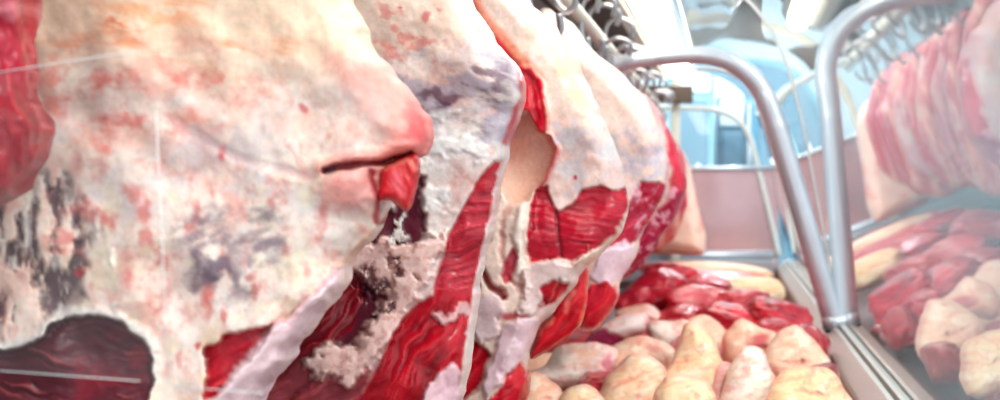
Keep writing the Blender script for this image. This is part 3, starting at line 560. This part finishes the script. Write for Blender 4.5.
Ts = [
 (754, 292, 74, 30, 3.45, .3, fat((-70, 0, 30, 30, R_), (30, 30, 30, 6, PINK)), (246, 206, 160), 'thick yellow-fat belly strip right of the red lumps', -3, G3),
 (706, 276, 138, 15, 3.9, .2, lean((40, -10, 50, 9, (246, 190, 160))), (214, 80, 80), 'long red belly strip with fat line, second from the far end', -3, G3),
 (700, 281, 130, 13, 3.65, .18, lean((-40, 10, 30, 9, (246, 170, 160))), (214, 80, 80), 'long streaked belly strip nearest the red lumps', -2, G3),
 (716, 270, 122, 17, 4.2, .26, fat((-60, 20, 50, 20, (206, 50, 60)), (30, 40, 60, 12, (206, 60, 70))), (250, 206, 176), 'long pale belly strip, farthest but one', -5, G3),
 (690, 268, 100, 14, 4.5, .24, lean((0, -50, 40, 9, (240, 150, 130))), (200, 60, 60), 'long dark red belly strip at the far end below the sill', -2, G3)]
for k, (cx, cy, w, h, Y, dep, pt, base, lab, rot, g) in enumerate(Ts):
    o = lump('belly_strip', cx, cy, w, h, Y, dep, pt, base, 600+k*9, .05, 0, .7, rot=rot, sub=5, rough=.05, mott=.4)
    tag(o, lab, 'meat', g)

# ================================================================ DISPLAY CASE
case = empty('display_case', (0, 0, 0))
tag(case, 'refrigerated glass-fronted butcher display case with steel frame holding all the meat', 'display case')
# glass profile (x, z rel. eye) leaning inwards and curving over at the top
GP = [(.296, -.375), (.2905, -.351), (.225, 0), (.197, .15), (.177, .235), (.152, .32), (.118, .40), (.068, .475), (.0, .535), (-.09, .575), (-.17, .59)]
gp = [tuple(p) for p in catmull([(a, b) for a, b in GP], 5)]
gp = gp[:1]+[(.2905-(z+.351)*.187, z) for z in np.linspace(-.351, .15, 8)]+[p for p in gp if p[1] > .16]
def offs(P, d):
    out = []
    for i, p in enumerate(P):
        a = np.array(P[max(i-1, 0)]); b = np.array(P[min(i+1, len(P)-1)]); t = (b-a)/np.linalg.norm(b-a)
        out.append((p[0]+t[1]*d, p[1]-t[0]*d))
    return out
g2 = offs(gp, .006)
def pane(name, y0, y1, lab):
    n = len(gp); V = [(x, y0, z+ZC) for x, z in gp]+[(x, y1, z+ZC) for x, z in gp]+[(x, y0, z+ZC) for x, z in g2]+[(x, y1, z+ZC) for x, z in g2]
    Fc = [(i, n+i, n+i+1, i+1) for i in range(n-1)]+[(2*n+i, 2*n+i+1, 3*n+i+1, 3*n+i) for i in range(n-1)]
    o = meshobj(name, V, Fc, M['glass'], case, True); o['label'] = lab
    for ya, s in ((y0, 1), (y1, -1)):
        tube('glass_edge', [(x, ya, z+ZC) for x, z in offs(gp, .003)], .0042, M['edge'], o, 6, False)
    return o
pane('front_glass', .35, 2.600, 'near curved front glass, mirroring the meat')
pane('front_glass', 2.655, 5.0, 'far curved front glass')
# bottom rail: grey sill, groove, glass channel
Z0 = -.352
extrude_xz('sill_rail', [(.234, Z0-.040), (.238, Z0-.033), (.268, Z0-.004), (.276, Z0-.001), (.276, Z0-.012), (.283, Z0-.012), (.283, Z0+.004), (.290, Z0+.004), (.290, Z0-.02), (.298, Z0-.02), (.298, Z0+.004), (.318, Z0+.004), (.318, Z0-.07), (.234, Z0-.07)], .3, 5.02, M['rail'], case)
extrude_xz('gasket', [(.276, Z0-.0115), (.283, Z0-.0115), (.283, Z0-.009), (.276, Z0-.009)], .3, 5.02, M['dark'], case)
extrude_xz('inner_lip', [(.228, Z0-.046), (.234, Z0-.040), (.234, Z0-.15), (.228, Z0-.15)], .3, 5.0, M['rust'], case)
box('plinth', .234, .33, .3, 5.1, -ZC, Z0-.07, M['case'], case, .01)
box('tray', -.74, .228, .3, 5.0, -.56, -.50, M['tray'], case)
box('back_panel', -.80, -.74, .3, 5.0, -ZC, .56, M['grey'], case)
box('case_base', -.74, .234, .35, 5.0, -ZC, -.56, M['case'], case)
# end panel and far frame
box('end_panel', -.74, .24, 5.0, 5.03, -.50, .10, M['panel'], case)
tube('end_sill', [(-.72, 4.96, ZC-.325), (.22, 4.96, ZC-.322)], .022, M['steel'], case, 16, False)
box('end_ledge', -.74, .22, 4.92, 5.0, -.45, -.345, M['steel'], case, .006)
tube('end_trim', [(-.72, 4.99, ZC+.108), (.225, 4.99, ZC+.108)], .011, M['steel'], case, 12, False)
tube('end_frame', [W(640, 108, 5), W(690, 108, 5), W(716, 110, 5), W(738, 120, 5), W(750, 138, 5), W(757, 165, 5), W(766, 200, 5), W(779, 256, 5)], .014, M['edge'], case, 12)
extrude_xz('end_glass', [((x-VX)*.005, (VY-y)*.005) for x, y in [(640, 110), (714, 110), (737, 121), (749, 140), (755, 168), (640, 168)]], 5.0, 5.008, M['clear'], case)
# tubular frame arch
def arch(Y, name='frame_arch'):
    pts = [(604, 67), (625, 62.5), (655, 58), (690, 55), (716, 57), (738, 66), (757, 83), (769, 106), (779, 135), (796, 192), (813, 250), (834, 322)]
    a = tube(name, [W(x, y, 2.6)[:1]+(Y,)+W(x, y, 2.6)[2:] for x, y in pts], [.0195+.0095*min(1, i/7) for i in range(11)], M['steel'], case, 18, True, 8)
    f = W(834, 323, 2.6); 
    tube('frame_foot', [(f[0]-.003, Y, f[2]+.02), (f[0]+.002, Y, f[2]-.012)], .032, M['steel'], a, 18, False)
    tube('foot_gap', [(f[0]-.018, Y-.012, f[2]-.004), (f[0]-.017, Y-.012, f[2]-.022)], .009, M['black'], a, 8, False)  # solid black plug standing in for the dark gap at the foot
    b = W(604, 67, 2.6); box('frame_bracket', b[0]-.03, b[0]+.03, Y-.02, Y+.02, b[2]-ZC-.03, b[2]-ZC+.03, M['hook'], a)
arch(2.6)
# frosted rim of the divider behind the arch
rim = catmull([W(x, y, 2.85) for x, y in [(690, 68), (715, 69), (738, 77), (753, 94), (762, 118), (772, 150), (786, 200), (800, 252)]], 6)
tube('divider_rim', rim, .004, M['edge'], case, 8, False, flat=2.5)
# overhead: rail, channel, light strips
tube('hanging_rail', [(-.332, .35, ZC+.385), (-.332, 4.9, ZC+.385)], .016, M['cream'], case, 16, False)
box('roof_channel', -.48, -.355, .35, 4.9, .555, .60, M['dark'], case)
box('channel_side', -.50, -.48, .35, 4.9, .50, .60, M['dark'], case)
box('roof_panel', -.80, -.50, .3, 5.0, .56, .60, M['case'], case)
box('roof_edge', -.355, -.315, .35, 4.9, .545, .60, M['cream'], case)
box('roof_groove', -.315, -.300, .35, 4.9, .57, .60, M['dark'], case)
box('end_post', -.285, -.245, 4.86, 4.9, -.34, .55, M['cream'], case, .005)
box('end_crossbar', -.46, -.18, 4.8, 4.86, .42, .50, M['dark'], case)
lf = empty('light_fixture', (-.24, 2.6, ZC+.56)); tag(lf, 'long bright white strip light along the top of the case', 'light')
def under(o, p): 
    o.parent = p; o.location = -Vector(p.location); return o
under(box('housing', -.30, -.18, .4, 4.8, .555, .60, M['pale']), lf)
under(box('diffuser', -.295, -.185, .42, 4.78, .540, .556, M['lamp'], None, .006), lf)

# hooks on the rail
def hook(Y, zt=.40, zb=.27, tw=.0, lab='', x=-.32):
    o = tube('meat_hook', [(x+.05, 0, .0), (x+.055, -.01, .03), (x+.02, -.015, .045), (x-.012, -.01, .03), (x-.02, 0, -.01), (x-.012+tw, .004, -.06), (x+.012+tw, .008, -.085), (x+.028, .004, -.075), (x+.03, -.004, -.05)], .0062, M['hook'], None, 10, True, 6)
    o.location = (0, Y, ZC+.375); return o
hy = [1.52, 1.66, 1.84, 2.02, 2.2, 2.38, 2.56, 2.69, 2.82, 2.95, 3.08, 3.22, 3.36, 3.50, 3.64, 3.78, 3.92, 4.05, 4.18, 4.30, 4.42]
h0 = hook(hy[0])
for k, Y in enumerate(hy):
    o = h0 if k == 0 else h0.copy()
    if k: C.objects.link(o)
    o.location = (0.0 if k % 2 else .012, Y, ZC+.372); o.rotation_euler = (0, math.radians([4, -6, 8, -3, 2][k % 5]), 0)
    if k < 5: l = ['steel hook nearest the camera, partly cut off by the top edge', 'second steel hook from the camera on the overhead rail', 'third steel hook from the camera, curled over the pale fat', 'fourth steel hook from the camera, just left of the frame tube', 'fifth steel hook from the camera, at the end of the frame tube'][k]
    else: l = 'small steel hook in the tight row far along the rail, past the frame tube'
    tag(o, l, 'hook', 'meat hooks along the rail' if k < 5 else 'tightly packed far meat hooks')

# glass side pane near the camera with its bright cut edges
gpn = empty('glass_side_pane', W(-60, 200, .66)); tag(gpn, 'thin clear glass pane with fine bright edges, in front of the largest slab', 'glass')
def pp(px, py, k): 
    Y = .66-.03*px/168; p = W(px, py, Y); return (p[0], p[1]+k, p[2])
cor = [(-140, 92), (156, 48), (169, 386), (-140, 358)]
V = [pp(x, y, 0) for x, y in cor]+[pp(x, y, .004) for x, y in cor]
pn = under(meshobj('pane', V, [(0, 1, 2, 3), (7, 6, 5, 4)], M['clear']), gpn)
def edge(a, b, r=.00035): under(tube('pane_edge', [pp(*a, 0), pp(*b, 0)], r, M['edge'], None, 6, False), gpn)
edge((-90, 86), (139, 50.5)); edge((156, 110), (169, 386)); edge((-90, 364), (140, 381), .0003)
edge((170, 386), (262, 393), .0003)
post = under(box('post', -.60, -.588, .66, .675, -.8, .3, M['steel'], None), gpn)

# ================================================================ SURROUNDINGS
def st(o): o['kind'] = 'structure'; return o
st(box('floor', -5, 6, -4, 9.2, -ZC-.05, -ZC, M['floor'], None, 0))
st(box('wall_back', -5, 6, 9.0, 9.1, -ZC, 1.9, M['wall'], None, 0))
st(box('wall_right', 3.6, 3.7, 3.0, 9.0, -ZC, 1.9, M['grey'], None, 0))
st(box('ceiling', -5, 3.7, 5.4, 9.0, 1.75, 1.85, M['ceil'], None, 0))
def window(name, px0, px1, py0, py1, Y=8.97, mm='daylight'):
    x0, _, z1 = W(px0, py0, Y); x1, _, z0 = W(px1, py1, Y); w = .04
    p = box(name, x0, x1, Y-.01, Y, z0-ZC, z1-ZC, M[mm], None, 0); st(p)
    V = []; Fc = []
    for a in ((x0-w, x1+w, z0-w, z0), (x0-w, x1+w, z1, z1+w), (x0-w, x0, z0, z1), (x1, x1+w, z0, z1), ((x0+x1)/2-.015, (x0+x1)/2+.015, z0, z1)):
        n = len(V); V += [(x, y, z) for x in a[:2] for y in (Y-.05, Y) for z in a[2:]]
        Fc += [tuple(n+i for i in f) for f in [(0, 1, 3, 2), (4, 6, 7, 5), (0, 4, 5, 1), (2, 3, 7, 6), (0, 2, 6, 4), (1, 5, 7, 3)]]
    meshobj('window_frame', V, Fc, M['pale'], p)
window('window_1', 684, 711, 96, 150); window('window_2', 722, 748, 118, 160); window('window_3', 770, 800, 60, 128)
# upright coolers against the back wall
def cooler(px0, px1, pyt, Y, body, lab):
    x0, _, zt = W(px0, pyt, Y); x1 = W(px1, 0, Y)[0]
    e = empty('upright_cooler', ((x0+x1)/2, Y, 0)); tag(e, lab, 'refrigerator', 'coolers against the far wall')
    def sub(o, p=e): o.parent = e; o.location = -Vector(e.location); return o
    sub(box('body', x0, x1, Y, Y+.6, -ZC, zt-ZC, M[body], None, .03))
    sub(box('header', x0+.03, x1-.03, Y-.02, Y, zt-ZC-.25, zt-ZC-.04, M['pale'], None, .01))
    d = sub(box('glass_door', x0+.05, x1-.05, Y-.03, Y, -ZC+.2, zt-ZC-.3, M['slate'], None, .01))
    sub(tube('handle', [(x1-.12, Y-.06, .9), (x1-.12, Y-.06, 1.5)], .015, M['steel'], None, 8, False))
cooler(668, 714, 60, 7.6, 'teal', 'pale teal upright cooler far behind the end panel'); cooler(752, 800, 52, 7.6, 'blue', 'blue upright cooler seen between the frame tube and the glass')
cooler(716, 748, 96, 8.2, 'slate', 'dark slate upright cooler between the teal and the blue one')
for k, (x, y) in enumerate([(-.6, 6.4), (.9, 6.4), (.2, 8.0)]):
    e = empty('ceiling_light', (x, y, ZC+1.72)); tag(e, ['left tube light under the far ceiling', 'right tube light under the far ceiling', 'rearmost tube light under the far ceiling'][k], 'light', 'tube lights on the far ceiling')
    a = box('housing', x-.09, x+.09, y-.6, y+.6, 1.70, 1.745, M['pale'], None, .01); under(a, e)
    a = box('tube', x-.06, x+.06, y-.55, y+.55, 1.675, 1.70, M['lamp'], None, .01); under(a, e)

for k, (x, y) in enumerate([(-.6, 6.4), (.9, 6.4), (.2, 8.0)]):  # area lights added under the tubes to brighten the far background
    ld = bpy.data.lights.new('background_fill', 'AREA'); ld.shape = 'RECTANGLE'; ld.size = .12; ld.size_y = 1.1; ld.energy = 45; ld.color = (.93, .97, 1)
    lo = bpy.data.objects.new('background_fill', ld); C.objects.link(lo); lo.location = (x, y, ZC+1.66)
# ================================================================ LIGHT, SKY, CAMERA
w = bpy.data.worlds.new('world'); bpy.context.scene.world = w; w.use_nodes = True
bg = w.node_tree.nodes['Background']; bg.inputs['Color'].default_value = (.90, .96, 1.0, 1); bg.inputs['Strength'].default_value = 1.0
sl = bpy.data.lights.new('daylight', 'SUN'); sl.energy = 1.6; sl.angle = math.radians(25); sl.color = (1, .97, .93)
so = bpy.data.objects.new('daylight', sl); C.objects.link(so); so.rotation_euler = Vector((-.62, .62, -.62)).to_track_quat('-Z', 'Y').to_euler()
cd = bpy.data.cameras.new('camera'); cam = bpy.data.objects.new('camera', cd); C.objects.link(cam)
cam.location = (0, 0, ZC); cam.rotation_euler = (math.pi/2, 0, 0)
cd.sensor_width = 36; cd.lens = 36; cd.shift_x = -.23; cd.shift_y = -.01; cd.clip_start = .01
cd.dof.use_dof = True; cd.dof.focus_distance = 1.12; cd.dof.aperture_fstop = 4.6
sc = bpy.context.scene; sc.camera = cam
sc.view_settings.view_transform = 'Standard'; sc.view_settings.look = 'None'; sc.view_settings.gamma = 1; sc.view_settings.use_curve_mapping = False
sc.view_settings.exposure = .56
sc.cycles.use_denoising = True; sc.cycles.max_bounces = 10; sc.cycles.transparent_max_bounces = 16
